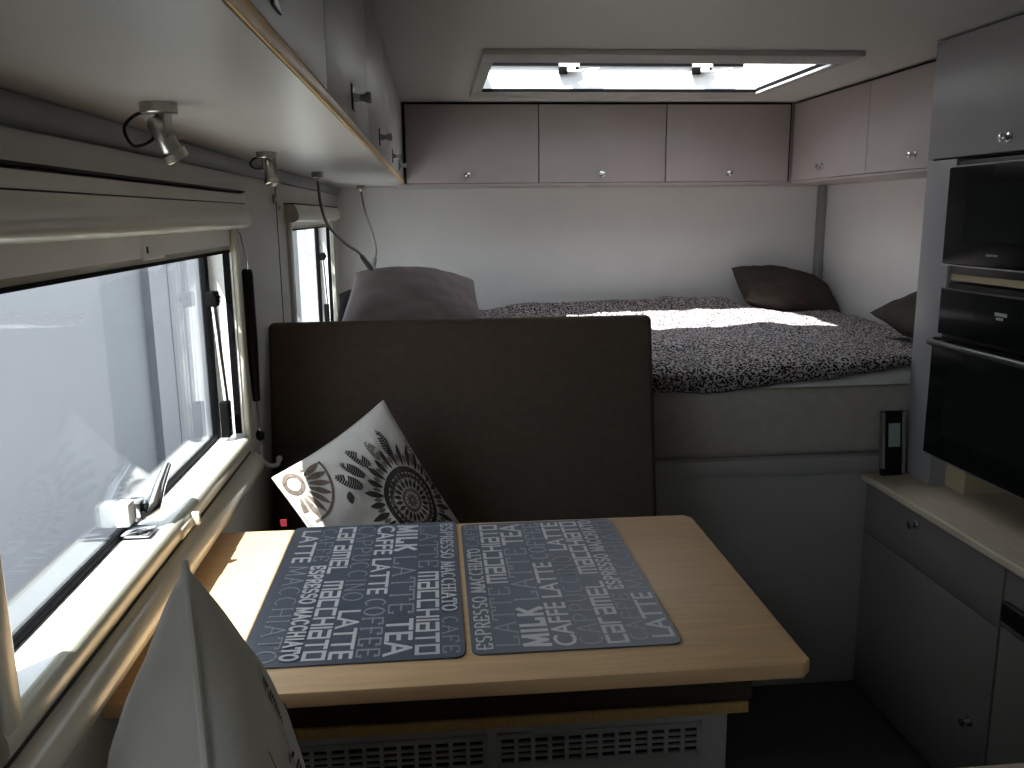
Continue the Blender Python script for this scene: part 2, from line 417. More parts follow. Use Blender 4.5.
# ------------------------------------------------------------------ cabinets
def knob(parent, p, n, style='round'):
    p = V(p); n = V(n)
    q = MB().lathe(p, n, [(0, .0115), (.003, .0115), (.0045, .006), (.012, .005), (.016, .009), (.022, .010), (.025, .006)], 18)
    return obj('knob', q, M['chrome'], parent)
def square_knob(parent, p, n):
    p = V(p)
    q = MB().box(p.x, p.x+.003, p.y-.018, p.y+.018, p.z-.018, p.z+.018, .001)
    k = obj('knob', q, M['darkmetal'], parent)
    q = MB().lathe(p+V((.003, 0, 0)), (1, 0, 0), [(0, .010), (.006, .007), (.014, .007), (.018, .011), (.024, .011)], 4)
    obj('knob_head', q, M['chrome'], k)

# left run over the window
ZL = H+.12
t = thing('overhead_cabinet', (XL+.15, 1.5, ZL), 'long overhead cabinet above the windows with beech front edge', 'cabinet', None)
q = MB().box(XL+.001, -.1365, YF+.01, YB-.005, ZL+.0126, ZC-.001); q.box(XL+.001, -.1155, YF+.01, 3.396, ZL, ZL+.0112); q.box(XL+.001, -.1365, 3.396, YB-.005, ZL, ZL+.0112)
obj('carcass', q, M['under'], t)
q = MB().box(-.1138, -.1105, YF+.01, 3.395, ZL-.001, ZL+.0135, .0015)
obj('beech_edging', q, M['edge'], t)
q = MB().box(-.1155, -.1138, YF+.01, 3.395, ZL+.002, ZL+.0113)
obj('shadow_gap', q, M['gap'], t)
ds = [(-1.28, -.29), (-.286, .35), (.354, .993), (.997, 1.613), (1.617, 2.236), (2.24, 2.765), (2.769, 3.385)]
ks = [None, .03, .68, 1.30, 1.93, 2.53, 2.99]
for (a, b), k in zip(ds, ks):
    q = MB().box(-.136, -.1112, a, b, ZL+.0140, ZC-.006, .0015)
    d = obj('door', q, M['cab_left'], t)
    if k is not None: square_knob(d, (-.1115, k, 1.527), (1, 0, 0))
# back run over the bed
YC = 3.40
t = thing('overhead_cabinet', (.66, 3.58, 1.47), 'pinkish grey overhead cabinet with three doors on the end wall', 'cabinet')
q = MB().box(-.134, XR-.002, YC+.02, YB-.002, 1.472, ZC-.001, .002); q.box(-.108, 1.425, YC+.006, YC+.03, 1.472, 1.480)
obj('carcass', q, M['cab'], t)
q = MB().box(-.108, 1.428, YC+.016, YC+.021, 1.4805, ZC-.002)
obj('shadow_gap', q, M['gap'], t)
for a, b, k in ((-.098, .4125, .137), (.4165, .9165, .665), (.9205, 1.4175, 1.176)):
    q = MB().box(a, b, YC, YC+.018, 1.482, 1.774, .0015)
    d = obj('door', q, M['cab'], t); knob(d, (k, YC, 1.513), (0, -1, 0))
# right run
t = thing('overhead_cabinet', (1.58, 2.8, 1.47), 'pinkish grey overhead cabinet with two doors on the right side wall', 'cabinet')
q = MB().box(1.45, XR-.002, 2.205, 3.412, 1.472, ZC-.001, .002); q.box(1.436, 1.455, 2.205, 3.40, 1.472, 1.480)
obj('carcass', q, M['cab'], t)
q = MB().box(1.446, 1.451, 2.205, 3.405, 1.4805, ZC-.002)
obj('shadow_gap', q, M['gap'], t)
for a, b, k in ((2.798, 3.392, 3.12), (2.21, 2.794, 2.50)):
    q = MB().box(1.43, 1.448, a, b, 1.482, 1.774, .0015)
    d = obj('door', q, M['cab'], t); knob(d, (1.43, k, 1.522), (-1, 0, 0))

# tall appliance housing standing on the worktop
ZK = .642
XA = 1.29
t = thing('appliance_cabinet', (1.5, 1.83, ZK), 'tall lilac-grey cabinet holding microwave and oven above the worktop', 'cabinet')
q = MB().box(XA, XR-.004, 2.063, 2.194, ZK, 1.484, .003); q.box(XA+.02, XR-.004, 1.44, 1.46, ZK, 1.484, .002)
q.box(XA+.02, XR-.004, 1.44, 2.194, 1.484, ZC-.001, .002); q.box(XA, XA+.03, 1.44, 2.194, 1.781, ZC-.001)
q.box(XR-.03, XR-.004, 1.46, 2.063, ZK, 1.484)
obj('carcass', q, M['tall'], t)
q = MB().box(XA+.015, XA+.021, 1.44, 2.192, 1.4845, 1.781)
obj('shadow_gap', q, M['gap'], t)
q = MB().box(XA, XA+.018, 1.445, 2.192, 1.488, 1.777, .0015)
d = obj('door', q, M['tall'], t); knob(d, (XA, 1.872, 1.518), (-1, 0, 0))
q = MB().box(XA+.012, XR-.03, 1.46, 2.063, 1.186, 1.203)
obj('shelf', q, M['woodpale'], t)
q = MB().box(XA+.045, XR-.03, 1.98, 2.063, ZK, .735); q.box(XA+.03, XR-.03, 1.46, 2.063, .735, .745)
obj('oven_support', q, M['woodpale'], t)

# microwave
t = thing('microwave', (1.5, 1.76, 1.225), 'black built-in microwave in the upper niche of tall cabinet', 'microwave')
q = MB().box(XA+.004, XR-.05, 1.466, 2.058, 1.2035, 1.478, .003)
obj('body', q, M['black'], t)
q = MB().box(XA-.018, XA+.004, 1.466, 2.062, 1.228, 1.462, .003)
d = obj('door', q, M['blackglass'], t)
q = MB().box(XA-.0188, XA-.017, 1.55, 1.985, 1.285, 1.42)
obj('door_window', q, M['ovenwindow'], d)
q = MB().box(XA-.019, XA+.002, 1.466, 2.062, 1.4625, 1.4655); q.box(XA-.019, XA+.002, 1.466, 2.062, 1.2245, 1.2275)
obj('trim_strip', q, M['steel'], d)
q = MB(); yy = 1.888
for wd in (.007, .005, .006, .005, .006, .006): q.box(XA-.0192, XA-.0178, yy-wd, yy, 1.2535, 1.2585); yy -= wd+.0012
obj('door_mark', q, M['rail'], d)
# oven
t = thing('oven', (1.5, 1.76, .745), 'black built-in oven with control panel, below the microwave', 'oven')
q = MB().box(XA+.004, XR-.05, 1.466, 2.058, .7455, 1.18, .003)
obj('body', q, M['black'], t)
q = MB().box(XA-.014, XA+.004, 1.466, 2.062, 1.052, 1.168, .003)
cp = obj('control_panel', q, M['blackglass'], t)
q = MB().box(XA-.0155, XA+.0, 1.466, 2.062, 1.165, 1.1685)
obj('panel_edge', q, M['darkmetal'], cp)
q = MB().box(XA-.0150, XA-.0135, 1.80, 1.842, 1.121, 1.129); q.box(XA-.0150, XA-.0135, 1.812, 1.836, 1.112, 1.118)
obj('display', q, M['lcd'], cp)
q = MB().box(XA-.024, XA+.004, 1.466, 2.066, .738, 1.042, .004)
d = obj('door', q, M['blackglass'], t)
q = MB().box(XA-.0248, XA-.023, 1.55, 1.99, .80, .985)
obj('door_window', q, M['ovenwindow'], d)
q = MB().tube([(XA-.052, 2.03, 1.035), (XA-.052, 1.49, 1.035)], .008, 12); q.box(XA-.054, XA-.022, 2.0, 2.015, 1.030, 1.040); q.box(XA-.054, XA-.022, 1.505, 1.52, 1.030, 1.040)
obj('handle', q, M['darkmetal'], d)
q = MB().box(XA-.0255, XA+.002, 1.466, 2.066, .7365, .7395)
obj('bottom_trim', q, M['steel'], d)

# base units and worktops
XK = 1.19
t = thing('base_cabinet', (1.47, 1.91, 0), 'grey base cabinet with drawer over door, against the bed', 'cabinet')
q = MB().box(XK+.02, XR-.002, 1.601, 2.196, 0, .621, .002); obj('carcass', q, M['kitchen'], t)
q = MB().box(XK+.015, XK+.0205, 1.603, 2.194, .002, .62); obj('shadow_gap', q, M['gap'], t)
q = MB().box(XK, XK+.018, 1.604, 2.194, .474, .616, .0015); d = obj('drawer', q, M['kitchen'], t); knob(d, (XK, 1.938, .584), (-1, 0, 0))
q = MB().box(XK, XK+.018, 1.604, 2.194, .006, .471, .0015); d = obj('door', q, M['kitchen'], t); knob(d, (XK, 1.663, .212), (-1, 0, 0))
t = thing('base_cabinet', (1.47, 1.3, 0), 'grey base cabinet with black pull handle, at right picture edge', 'cabinet')
q = MB().box(XK+.02, XR-.002, .955, 1.599, 0, .621, .002); obj('carcass', q, M['kitchen'], t)
q = MB().box(XK+.015, XK+.0205, .957, 1.597, .002, .62); obj('shadow_gap', q, M['gap'], t)
q = MB().box(XK, XK+.018, .958, 1.597, .486, .616, .0015); d = obj('drawer', q, M['kitchen'], t)
q = MB().box(XK-.016, XK+.002, 1.36, 1.585, .50, .548, .014, 4); obj('pull_handle', q, M['black'], d)
q = MB().box(XK, XK+.018, .958, 1.597, .006, .482, .0015); obj('door', q, M['kitchen'], t)
q = MB().box(1.172, XR-.002, .952, 2.198, .622, ZK, .004, 3)
tag(obj('worktop', q, M['worktop'], loc=(1.45, 1.6, .622)), 'pale ash kitchen worktop under the tall appliance cabinet', 'worktop')
t = thing('low_cabinet', (1.2, .3, 0), 'low cabinet with a pale wooden top at lower right corner', 'cabinet')
q = MB().box(.66, XR-.002, -.35, .93, 0, .615, .002); obj('carcass', q, M['kitchen'], t)
q = MB().box(.645, XR-.002, -.36, .947, .6155, ZK, .004, 3); obj('top_board', q, M['worktop'], t)

# small black thermometer on the worktop
t = thing('thermometer', (1.243, 2.165, ZK), 'small black digital thermometer with silver sides, leaning on worktop', 'thermometer')
mt = Matrix.Translation((1.243, 2.160, ZK+.001)) @ Matrix.Rotation(math.radians(-7), 4, 'X') @ Matrix.Rotation(math.radians(4), 4, 'Z')
q = MB().box(-.034, .034, -.006, .010, 0, .178, .003, mtx=mt); obj('body', q, M['black'], t)
q = MB().box(-.0165, .0175, -.0072, -.005, .080, .145, mtx=mt); obj('screen', q, M['lcd'], t)
q = MB().box(.024, .0345, -.0085, .008, .004, .176, .002, mtx=mt); q.box(-.0345, -.027, -.0085, .008, .02, .176, .002, mtx=mt); obj('silver_side', q, M['steel'], t)

# ------------------------------------------------------------------ bed
YBED = 2.203
t = thing('bed_platform', (.45, 3.0, 0), 'white boarded bed platform between the bench and the kitchen', 'bed')
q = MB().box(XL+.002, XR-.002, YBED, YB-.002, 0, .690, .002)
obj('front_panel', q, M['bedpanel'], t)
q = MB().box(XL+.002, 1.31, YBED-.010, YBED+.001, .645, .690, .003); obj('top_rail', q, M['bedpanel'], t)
q = MB().box(XL+.004, XR-.004, YBED+.010, YB-.004, .690, .885, .022, 4)
tag(obj('mattress', q, M['mattress'], loc=(.66, 3, .69)), 'thick taupe mattress on the bed platform', 'mattress')
# sheet
mb = MB(); nx, ny = 60, 14; vs = []; fs = []
def duvet_edge(x): return .880+.060*max(0, min(1, (x-.78)/.56))
for i in range(nx+1):
    x = .84+(1.728-.84)*i/nx
    for j in range(ny+1):
        a = PI*j/ny
        n_ = noise.noise(V((x*9, j*.25, 3)))*.008+noise.noise(V((x*24, j*.6, 7)))*.004
        y = 2.285-.066*math.cos(a)-(n_ if a < PI/2 else 0)
        z = .887+max(.003, duvet_edge(x)-.889)*(abs(math.sin(a))**.5)+min(0, n_)*.4*math.sin(a)
        vs.append((x, y, z))
for i in range(nx):
    for j in range(ny):
        a = i*(ny+1)+j; fs.append([a, a+1, a+ny+2, a+ny+1])
for e in (0, nx): fs.append([e*(ny+1)+j for j in range(ny+1)])
for i in range(nx): fs.append([i*(ny+1), (i+1)*(ny+1), (i+1)*(ny+1)+ny, i*(ny+1)+ny])
mb.add(vs, fs, 0, True)
tag(obj('bed_sheet', mb, M['sheet'], loc=(1.28, 2.285, .887)), 'white crumpled sheet edge showing below the leopard duvet', 'sheet')

# duvet
def duvet_top(x, y):
    z = .955
    z += .016*noise.noise(V((x*2.6, y*3.2, 1.7)))+.011*noise.noise(V((x*6.5, y*7.5, 4.2)))+.004*noise.noise(V((x*17, y*17, 9)))
    z += .030*math.exp(-((y-2.47)/.16)**2)*(1-.2*max(0, x-1.0))
    if x < .35: z += -.0
    z += .042*math.exp(-((y-3.58)/.09)**2)*(1 if x > .33 else max(.35, 1-(.33-x)*6))
    z += .014*math.exp(-((y-2.95-.15*math.sin(x*3))/.09)**2)
    for cx, cy, rx, ry, zt in ((-.06, 2.62, .23, .13, .93), (-.225, 3.13, .16, .12, .94), (1.52, 3.57, .23, .13, .935), (1.575, 2.50, .16, .16, .945)):
        d = ((x-cx)/rx)**2+((y-cy)/ry)**2
        k = max(0, min(1, 1.5-d)); k = k*k*(3-2*k); z = z+(min(z, zt)-z)*k
    return z
mb = MB(); nx = 110; vs = []; rows = []
ny_top = 90
xs0, xs1 = -.395, 1.70
for i in range(nx+1):
    x = xs0+(xs1-xs0)*i/nx
    taper = min(1, (x-xs0)/.05, (xs1-x)/.05); taper = max(0, taper)
    taper = math.sqrt(max(0, 1-(1-taper)**2))
    zb_ = .880+.060*max(0, min(1, (x-.78)/.56))+.007*noise.noise(V((x*9, 0, 2)))+.004*noise.noise(V((x*25, 0, 5)))
    row = []
    yf = 2.196+.010*noise.noise(V((x*5, 2, 8)))
    ytop = yf+.16
    zt0 = duvet_top(x, ytop)
    row.append((x, yf+.05, zb_+.006))
    for k in range(13):      # rounded front roll
        a = -PI/2+k/12*PI
        if a < 0:
            cy, cz = yf+.022, zb_+.03
            row.append((x, cy-.022*math.cos(a)-0*a, cz+.03*math.sin(a)))
        else:
            row.append((x, ytop-(.16)*math.cos(a)**1.0, zb_+.03+(zt0-zb_-.03)*math.sin(a)**.8))
    for j in range(1, ny_top+1):
        y = ytop+(3.70-ytop)*j/ny_top
        e = max(0, (3.70-y)/.06); e = min(1, e); e = math.sqrt(1-(1-e)**2)
        row.append((x, y, .90+(duvet_top(x, y)-.90)*e))
    row = [(p[0], p[1], max(.878 if p[1] < 2.21 else .889, .893+(p[2]-.893)*taper)) for p in row]
    # fuzzy plush displacement
    row = [(p[0], p[1]+.004*noise.noise(V((p[0]*70, p[1]*70, p[2]*70))), p[2]+.004*noise.noise(V((p[0]*60+9, p[1]*60, p[2]*60)))) for p in row]
    rows.append(row)
m_ = len(rows[0])
for r in rows: vs += r
fs = []
for i in range(nx):
    for j in range(m_-1):
        a = i*m_+j; fs.append([a, a+1, a+m_+1, a+m_])
    fs.append([i*m_, (i+1)*m_, (i+1)*m_+m_-1, i*m_+m_-1])
fs.append(list(range(m_))); fs.append([nx*m_+j for j in range(m_)])
mb.add(vs, fs, 0, True)
tag(obj('duvet', mb, M['leopard'], loc=(.65, 2.9, .9)), 'grey and black leopard print plush duvet spread over the bed', 'duvet')

# ------------------------------------------------------------------ cushions
class Pillow:
    """soft square: centre c, half-axes eu, ev (vectors), thickness T"""
    def __init__(s, c, eu, ev, T, pinch=.08, seed=0, wr=.006, power=.5, flop=None):
        s.c = V(c); s.eu = V(eu); s.ev = V(ev); s.n = s.eu.cross(s.ev).normalized(); s.T = T; s.pinch = pinch; s.seed = seed; s.wr = wr; s.pw = power; s.flop = flop
    def pt(s, u, v, side, off=0.0):
        ku = 1-s.pinch*(1-v*v); kv = 1-s.pinch*(1-u*u)
        uu = u*(1-s.pinch*(1-abs(v)**2)*abs(u)**2); vv = v*(1-s.pinch*(1-abs(u)**2)*abs(v)**2)
        t = max(0, (1-u**4))*max(0, (1-v**4))
        h = s.T*.5*(max(0, (1-u*u)*(1-v*v)))**s.pw
        edge = min(1, (1-max(abs(u), abs(v)))*5)
        w = s.wr*(noise.noise(V((u*2.2+s.seed, v*2.2, side)))*1.4+noise.noise(V((u*5+s.seed, v*5, side*2)))*.7)*edge
        p = s.c+s.eu*uu+s.ev*vv+s.n*side*(h+w+off)
        if s.flop: p = s.flop(p, u, v)
        return p
    def build(s, N=44):
        mb = MB(); vs = []
        for side in (1, -1):
            for i in range(N+1):
                for j in range(N+1): vs.append(s.pt(-1+2*i/N, -1+2*j/N, side))
        K = (N+1)**2; fs = []
        for i in range(N):
            for j in range(N):
                a = i*(N+1)+j
                fs.append([a, a+1, a+N+2, a+N+1]); fs.append([K+a, K+a+N+1, K+a+N+2, K+a+1])
        mb.add(vs, fs, 0, True); return mb
    def rim(s, r):
        pts = []
        n = 30
        for k in range(n): pts.append(s.pt(-1+2*k/n, -1, 1))
        for k in range(n): pts.append(s.pt(1, -1+2*k/n, 1))
        for k in range(n): pts.append(s.pt(1-2*k/n, 1, 1))
        for k in range(n+1): pts.append(s.pt(-1, 1-2*k/n, 1))
        return MB().tube(pts, r, 8)
    def decal(s, mb, poly2, side, mi, off=.0016):
        # poly2 : list of triangles/quads in (u,v)
        for q in poly2:
            if max(max(abs(a), abs(b)) for a, b in q) > .97: continue
            mb.add([s.pt(a, b, side, off) for a, b in q], [list(range(len(q)))], mi, True)

def petal(cx, cy, ang, r0, r1, w, n=5):
    """leaf-shaped outline between radii r0..r1, as quads"""
    out = []; d = (math.cos(ang), math.sin(ang)); e = (-d[1], d[0]); prev = None
    for k in range(n+1):
        t = k/n; r = r0+(r1-r0)*t; h = w*math.sin(PI*min(1, max(0.03, t*.92+.04)))
        a = (cx+d[0]*r+e[0]*h, cy+d[1]*r+e[1]*h); b = (cx+d[0]*r-e[0]*h, cy+d[1]*r-e[1]*h)
        if prev: out.append([prev[0], a, b, prev[1]])
        prev = (a, b)
    return out
def ring(cx, cy, r0, r1, n=40, a0=0, a1=2*PI):
    out = []
    for k in range(n):
        a, b = a0+(a1-a0)*k/n, a0+(a1-a0)*(k+1)/n
        out.append([(cx+r0*math.cos(a), cy+r0*math.sin(a)), (cx+r1*math.cos(a), cy+r1*math.sin(a)), (cx+r1*math.cos(b), cy+r1*math.sin(b)), (cx+r0*math.cos(b), cy+r0*math.sin(b))])
    return out
def feather(cx, cy, ang, L, w, rnd):
    d = (math.cos(ang), math.sin(ang)); e = (-d[1], d[0]); out = []
    def P(r, h): return (cx+d[0]*r+e[0]*h, cy+d[1]*r+e[1]*h)
    out.append([P(-L*.25, .004), P(L, .004), P(L, -.004), P(-L*.25, -.004)])
    nb = 12
    for k in range(nb):
        t = (k+.5)/nb; h = w*(math.sin(PI*(t*.85+.12)))**.7
        for sg in (1, -1):
            if rnd.random() < .1: continue
            r = L*t; out.append([P(r, 0), P(r+L*.055, 0), P(r+L*.11, sg*h), P(r+L*.05, sg*h*1.02)])
    return out

def mandala(pl, mb, side, cx, cy, R, rnd):
    for k in range(26): pl.decal(mb, petal(cx, cy, 2*PI*k/26, R*.62, R*(.93+.1*rnd.random()), R*.055), side, 1)
    for k in range(26): pl.decal(mb, petal(cx, cy, 2*PI*(k+.5)/26, R*.66, R*.84, R*.035), side, 2)
    pl.decal(mb, ring(cx, cy, R*.50, R*.60), side, 1)
    pl.decal(mb, ring(cx, cy, R*.40, R*.47), side, 2)
    for k in range(32): pl.decal(mb, petal(cx, cy, 2*PI*k/32, R*.37, R*.52, R*.022), side, 1)
    for k in range(20): pl.decal(mb, petal(cx, cy, 2*PI*k/20, R*.22, R*.38, R*.035), side, 1)
    pl.decal(mb, ring(cx, cy, R*.15, R*.21, 24), side, 2)
    for k in range(12): pl.decal(mb, petal(cx, cy, 2*PI*k/12, R*.02, R*.14, R*.022), side, 2)

# patterned cushion leaning on the bench back
T_ = V((-.125, 1.905, .945)); Lc = V((-.345, 1.745, .825)); Rc = V((.075, 1.875, .600))
c = (Lc+Rc)/2; e1 = (T_-Lc)/2; e2 = (T_-Rc)/2
pl = Pillow(c, e2*1.02, e1*1.02, .125, .05, 3, .007)
side = 1 if pl.n.y < 0 else -1
mb = pl.build(); rnd = random.Random(5)
mandala(pl, mb, side, -.03, .40, .66, rnd)
for (u, v, a, L, w, k_) in ((.44, .52, .13, .36, .065, 1), (.30, .80, .6, .26, .06, 2), (.52, .33, -.1, .26, .06, 2), (.52, .16, -.5, .34, .07, 1), (.48, .0, -.6, .32, .06, 1), (.40, -.12, -.7, .34, .07, 1), (-.42, -.30, -1.5, .3, .06, 2)):
    pl.decal(mb, feather(u, v, a, L, w, rnd), side, k_)
pl.decal(mb, petal(.38, -.36, .5, -.05, .09, .05), side, 1)
for k in range(22):
    pl.decal(mb, petal(.84, -.84, 2*PI*k/22, .17, .44, .035), side, 2)
pl.decal(mb, ring(.84, -.84, .44, .47, 40), side, 2)
pl.decal(mb, ring(.84, -.84, .08, .13, 20), side, 2)
t = thing('patterned_cushion', (c.x, c.y, .5), 'white cushion with black dreamcatcher print leaning on bench backrest', 'cushion')
obj('cover', mb, [M['cotton'], M['print'], M['printgrey']], t)
obj('seam', pl.rim(.0022), M['cotton'], t)
q = MB().box(-.335, -.322, 1.722, 1.726, .728, .742); obj('tag', q, M['red'], t)

# patterned cushion near the camera, seen edge-on
A = V((-.203, .655, 1.092)); dn = V((.090, -.275, -.285)); df = V((-.085, .262, -.300))
c = A+(dn+df)/2
pl = Pillow(c, -df/2, -dn/2, .175, .03, 11, .006)
mb = pl.build(); rnd = random.Random(9)
side = 1 if pl.n.x > 0 else -1
for (u, v, a, L, w) in ((.74, .60, 3.9, .22, .05), (.80, .22, 4.3, .3, .07), (.55, .35, 3.9, .3, .08), (.10, .45, 3.6, .34, .09), (-.15, .30, 3.9, .30, .08), (.45, .10, 3.9, .38, .09), (.15, -.15, 4.1, .34, .09), (-.40, .55, 3.7, .3, .08), (.35, .62, 4.0, .25, .06), (.0, -.5, 4.0, .34, .09), (.6, -.3, 4.0, .34, .09)):
    pl.decal(mb, feather(u, v, a, L, w, rnd), side, 1)
mandala(pl, mb, side, -.55, -.35, .5, rnd)
t = thing('patterned_cushion', (c.x, c.y, .5), 'white feather print cushion seen edge-on beside the near window', 'cushion')
obj('cover', mb, [M['cotton'], M['print'], M['printgrey']], t)
obj('piping', pl.rim(.0034), M['cotton'], t)

# dark cushion in the bench corner
pl = Pillow((-.285, 1.960, .668), (.115, -.02, .01), (.0, .05, .165), .10, .06, 21, .008)
tag(obj('throw_cushion', pl.build(30), M['umber'], loc=(-.28, 1.95, .5)), 'dark brown cushion in the corner behind the patterned cushion', 'cushion')

# pillows on the bed
def lean(p, u, v):
    return p+V((-.105*(1-v)*.5*max(0, -u)-.012*v, 0, -.016*max(0, u)*max(0, v)+.012*(1-u*u)*max(0, v)))
pl = Pillow((-.045, 2.68, 1.058), (.190, .02, -.010), (-.006, .13, .115), .17, .035, 31, .006, power=.42, flop=lean)
tag(obj('pillow', pl.build(), M['taupe'], loc=(-.05, 2.68, .97)), 'taupe pillow propped at the left end of the bed', 'pillow')
pl = Pillow((-.225, 3.15, 1.025), (.13, .05, 0), (0, .10, .055), .14, .05, 37, .008)
tag(obj('pillow', pl.build(30), M['blackcloth'], loc=(-.22, 3.15, .97)), 'black pillow half hidden behind the taupe pillow', 'pillow')
pl = Pillow((1.512, 3.585, 1.022), (.220, .01, -.038), (.01, .120, .06), .175, .05, 41, .010)
t = thing('pillow', (1.475, 3.44, .97), 'dark brown pillow in the far right corner of the bed', 'pillow')
obj('cover', pl.build(), M['umber'], t)
q = MB().box(1.50, 1.53, 3.437, 3.442, .985, .990); obj('tag', q, M['red'], t)
pl = Pillow((1.572, 2.52, 1.040), (.15, .03, .035), (-.02, .16, .03), .13, .05, 47, .008)
tag(obj('pillow', pl.build(), M['umber'], loc=(1.54, 2.5, .97)), 'dark brown pillow partly hidden behind the tall appliance cabinet', 'pillow')

# ------------------------------------------------------------------ bench, backrest, table
t = thing('bench', (.07, 1.8, 0), 'white bench base with ventilation grilles under the table', 'bench')
q = MB().box(XL+.002, .555, 1.492, 2.19, 0, .392, .002); obj('box', q, M['benchwhite'], t)
q = MB().box(XL+.002, .592, 1.476, 2.19, .392, .414, .003); obj('front_edging', q, M['edge'], t)
for gx0, gx1 in ((-.33, .075), (.095, .50)):
    g = MB(); z0, z1 = .300, .372
    g.box(gx0, gx1, 1.484, 1.492, z0, z0+.010); g.box(gx0, gx1, 1.484, 1.492, z1-.010, z1)
    n = 12
    for k in range(n+1):
        x = gx0+(gx1-gx0-.008)*k/n; g.box(x, x+.008, 1.484, 1.492, z0, z1)
    for r in (1, 2, 3): g.box(gx0, gx1, 1.485, 1.491, z0+.010+r*.013-.0025, z0+.010+r*.013+.0025)
    gr = obj('vent_grille', g, M['benchwhite'], t)
    g = MB().box(gx0+.004, gx1-.004, 1.4905, 1.4925, z0+.004, z1-.004); obj('vent_opening', g, M['gap'], gr)
q = MB().box(XL+.004, .600, 1.47, 2.06, .415, .482, .016, 4)
tag(obj('seat_cushion', q, M['brown'], loc=(.1, 1.76, .415)), 'dark brown seat cushion on the bench under the table', 'cushion')
mt = Matrix.Translation((.068, 2.036, .497)) @ Matrix.Rotation(math.radians(-11.3), 4, 'X')
b = bmesh.new(); bmesh.ops.create_cube(b, size=1); bmesh.ops.scale(b, vec=(.958, .075, .612), verts=b.verts)
bmesh.ops.bevel(b, geom=[e for e in b.edges], offset=.016, segments=5, profile=.5, affect='EDGES')
bmesh.ops.translate(b, vec=(0, 0, .310), verts=b.verts); b.transform(mt)
mb = MB().bm(b, 0, True)
tag(obj('backrest_cushion', mb, M['brown'], loc=(.064, 2.05, .497)), 'tall dark brown bench backrest in front of the bed', 'backrest')
# near bench (below the frame; carries the near cushion)
t = thing('bench', (.05, .2, 0), 'white bench base on the near side of the table', 'bench')
q = MB().box(XL+.002, .56, -.35, .70, 0, .392, .002); obj('box', q, M['benchwhite'], t)
q = MB().box(XL+.004, .56, -.35, .71, .393, .500, .016, 4)
tag(obj('seat_cushion', q, M['brown'], loc=(.05, .2, .393)), 'dark brown seat cushion on the near bench', 'cushion')

t = thing('dining_table', (.03, 1.24, .77), 'beech laminate dining table fixed to the window wall', 'table')
b = bmesh.new(); zt, zb2 = .795, .774
pts = [(XL+.002, .960), (.455, .960), (.468, .972), (.472, 1.500), (.460, 1.514), (XL+.002, 1.522)]
vs_ = [b.verts.new((x, y, zb2)) for x, y in pts]; f_ = b.faces.new(vs_)
ex = bmesh.ops.extrude_face_region(b, geom=[f_]); bmesh.ops.translate(b, vec=(0, 0, zt-zb2), verts=[v for v in ex['geom'] if isinstance(v, bmesh.types.BMVert)])
bmesh.ops.recalc_face_normals(b, faces=b.faces)
bmesh.ops.bevel(b, geom=[e for e in b.edges], offset=.003, segments=2, profile=.5, affect='EDGES')
mb = MB().bm(b); obj('tabletop', mb, M['wood'], t)
q = MB().box(XL+.002, XL+.03, 1.0, 1.48, .735, .7745, .002); obj('wall_bracket', q, M['post'], t)
# ------------------------------------------------------------------ placemats with lettering
TECH = {'C': [[(1, 1), (0, 1), (0, 0), (1, 0)]], 'A': [[(0, 1), (1, 1), (1, 0), (0, 0), (0, .5), (1, .5)]], 'R': [[(0, 0), (0, 1), (.8, 1)]],
        'M': [[(0, 0), (0, 1), (1, 1), (1, 0)], [(.5, 1), (.5, 0)]], 'E': [[(1, 1), (0, 1), (0, 0), (1, 0)], [(0, .5), (1, .5)]], 'L': [[(0, 1), (0, 0), (1, 0)]],
        'H': [[(0, 1), (0, 0)], [(1, 1), (1, 0)], [(0, .5), (1, .5)]], 'I': [[(0, 0), (0, 1)]], 'T': [[(0, 1), (1, 1)], [(.5, 1), (.5, 0)]],
        'O': [[(0, 0), (0, 1), (1, 1), (1, 0), (0, 0)]], ' ': []}
def arc(cx, cy, rx, ry, a0, a1, n=10):
    return [(cx+rx*math.cos(math.radians(a0+(a1-a0)*k/n)), cy+ry*math.sin(math.radians(a0+(a1-a0)*k/n))) for k in range(n+1)]
SER = {'K': [[(.15, 0), (.15, 1)], [(.9, 1), (.15, .40)], [(.40, .60), (.95, 0)]], 'L': [[(.15, 1), (.15, 0), (.9, 0), (.9, .2)]], 'A': [[(0, 0), (.5, 1), (1, 0)], [(.2, .38), (.8, .38)]], 'T': [[(0, .82), (0, 1), (1, 1), (1, .82)], [(.5, 1), (.5, 0)]],
       'E': [[(.9, .82), (.9, 1), (.15, 1), (.15, 0), (.9, 0), (.9, .18)], [(.15, .5), (.65, .5)]], 'F': [[(.9, .82), (.9, 1), (.15, 1), (.15, 0)], [(.15, .5), (.65, .5)]],
       'C': [arc(.55, .5, .5, .5, 50, 310, 16)], 'O': [arc(.5, .5, .5, .5, 0, 360, 20)], 'I': [[(.5, 0), (.5, 1)]], 'H': [[(.1, 0), (.1, 1)], [(.9, 0), (.9, 1)], [(.1, .5), (.9, .5)]],
       'M': [[(.05, 0), (.12, 1), (.5, .1), (.88, 1), (.95, 0)]], 'N': [[(.1, 0), (.1, 1), (.9, 0), (.9, 1)]], 'P': [[(.15, 0), (.15, 1), (.5, 1)]+arc(.5, .74, .42, .26, 90, -90)+[(.15, .48)]],
       'R': [[(.15, 0), (.15, 1), (.5, 1)]+arc(.5, .74, .4, .26, 90, -90)+[(.15, .48)], [(.5, .48), (.95, 0)]],
       'S': [arc(.5, .75, .4, .25, 40, 270, 10)+arc(.5, .25, .42, .25, 90, -140, 10)], 'U': [[(.1, 1), (.1, .35)]+arc(.5, .35, .4, .35, 180, 360)+[(.9, 1)]], ' ': []}
SERIF_W = {'I': .35, 'M': 1.25, ' ': .5}
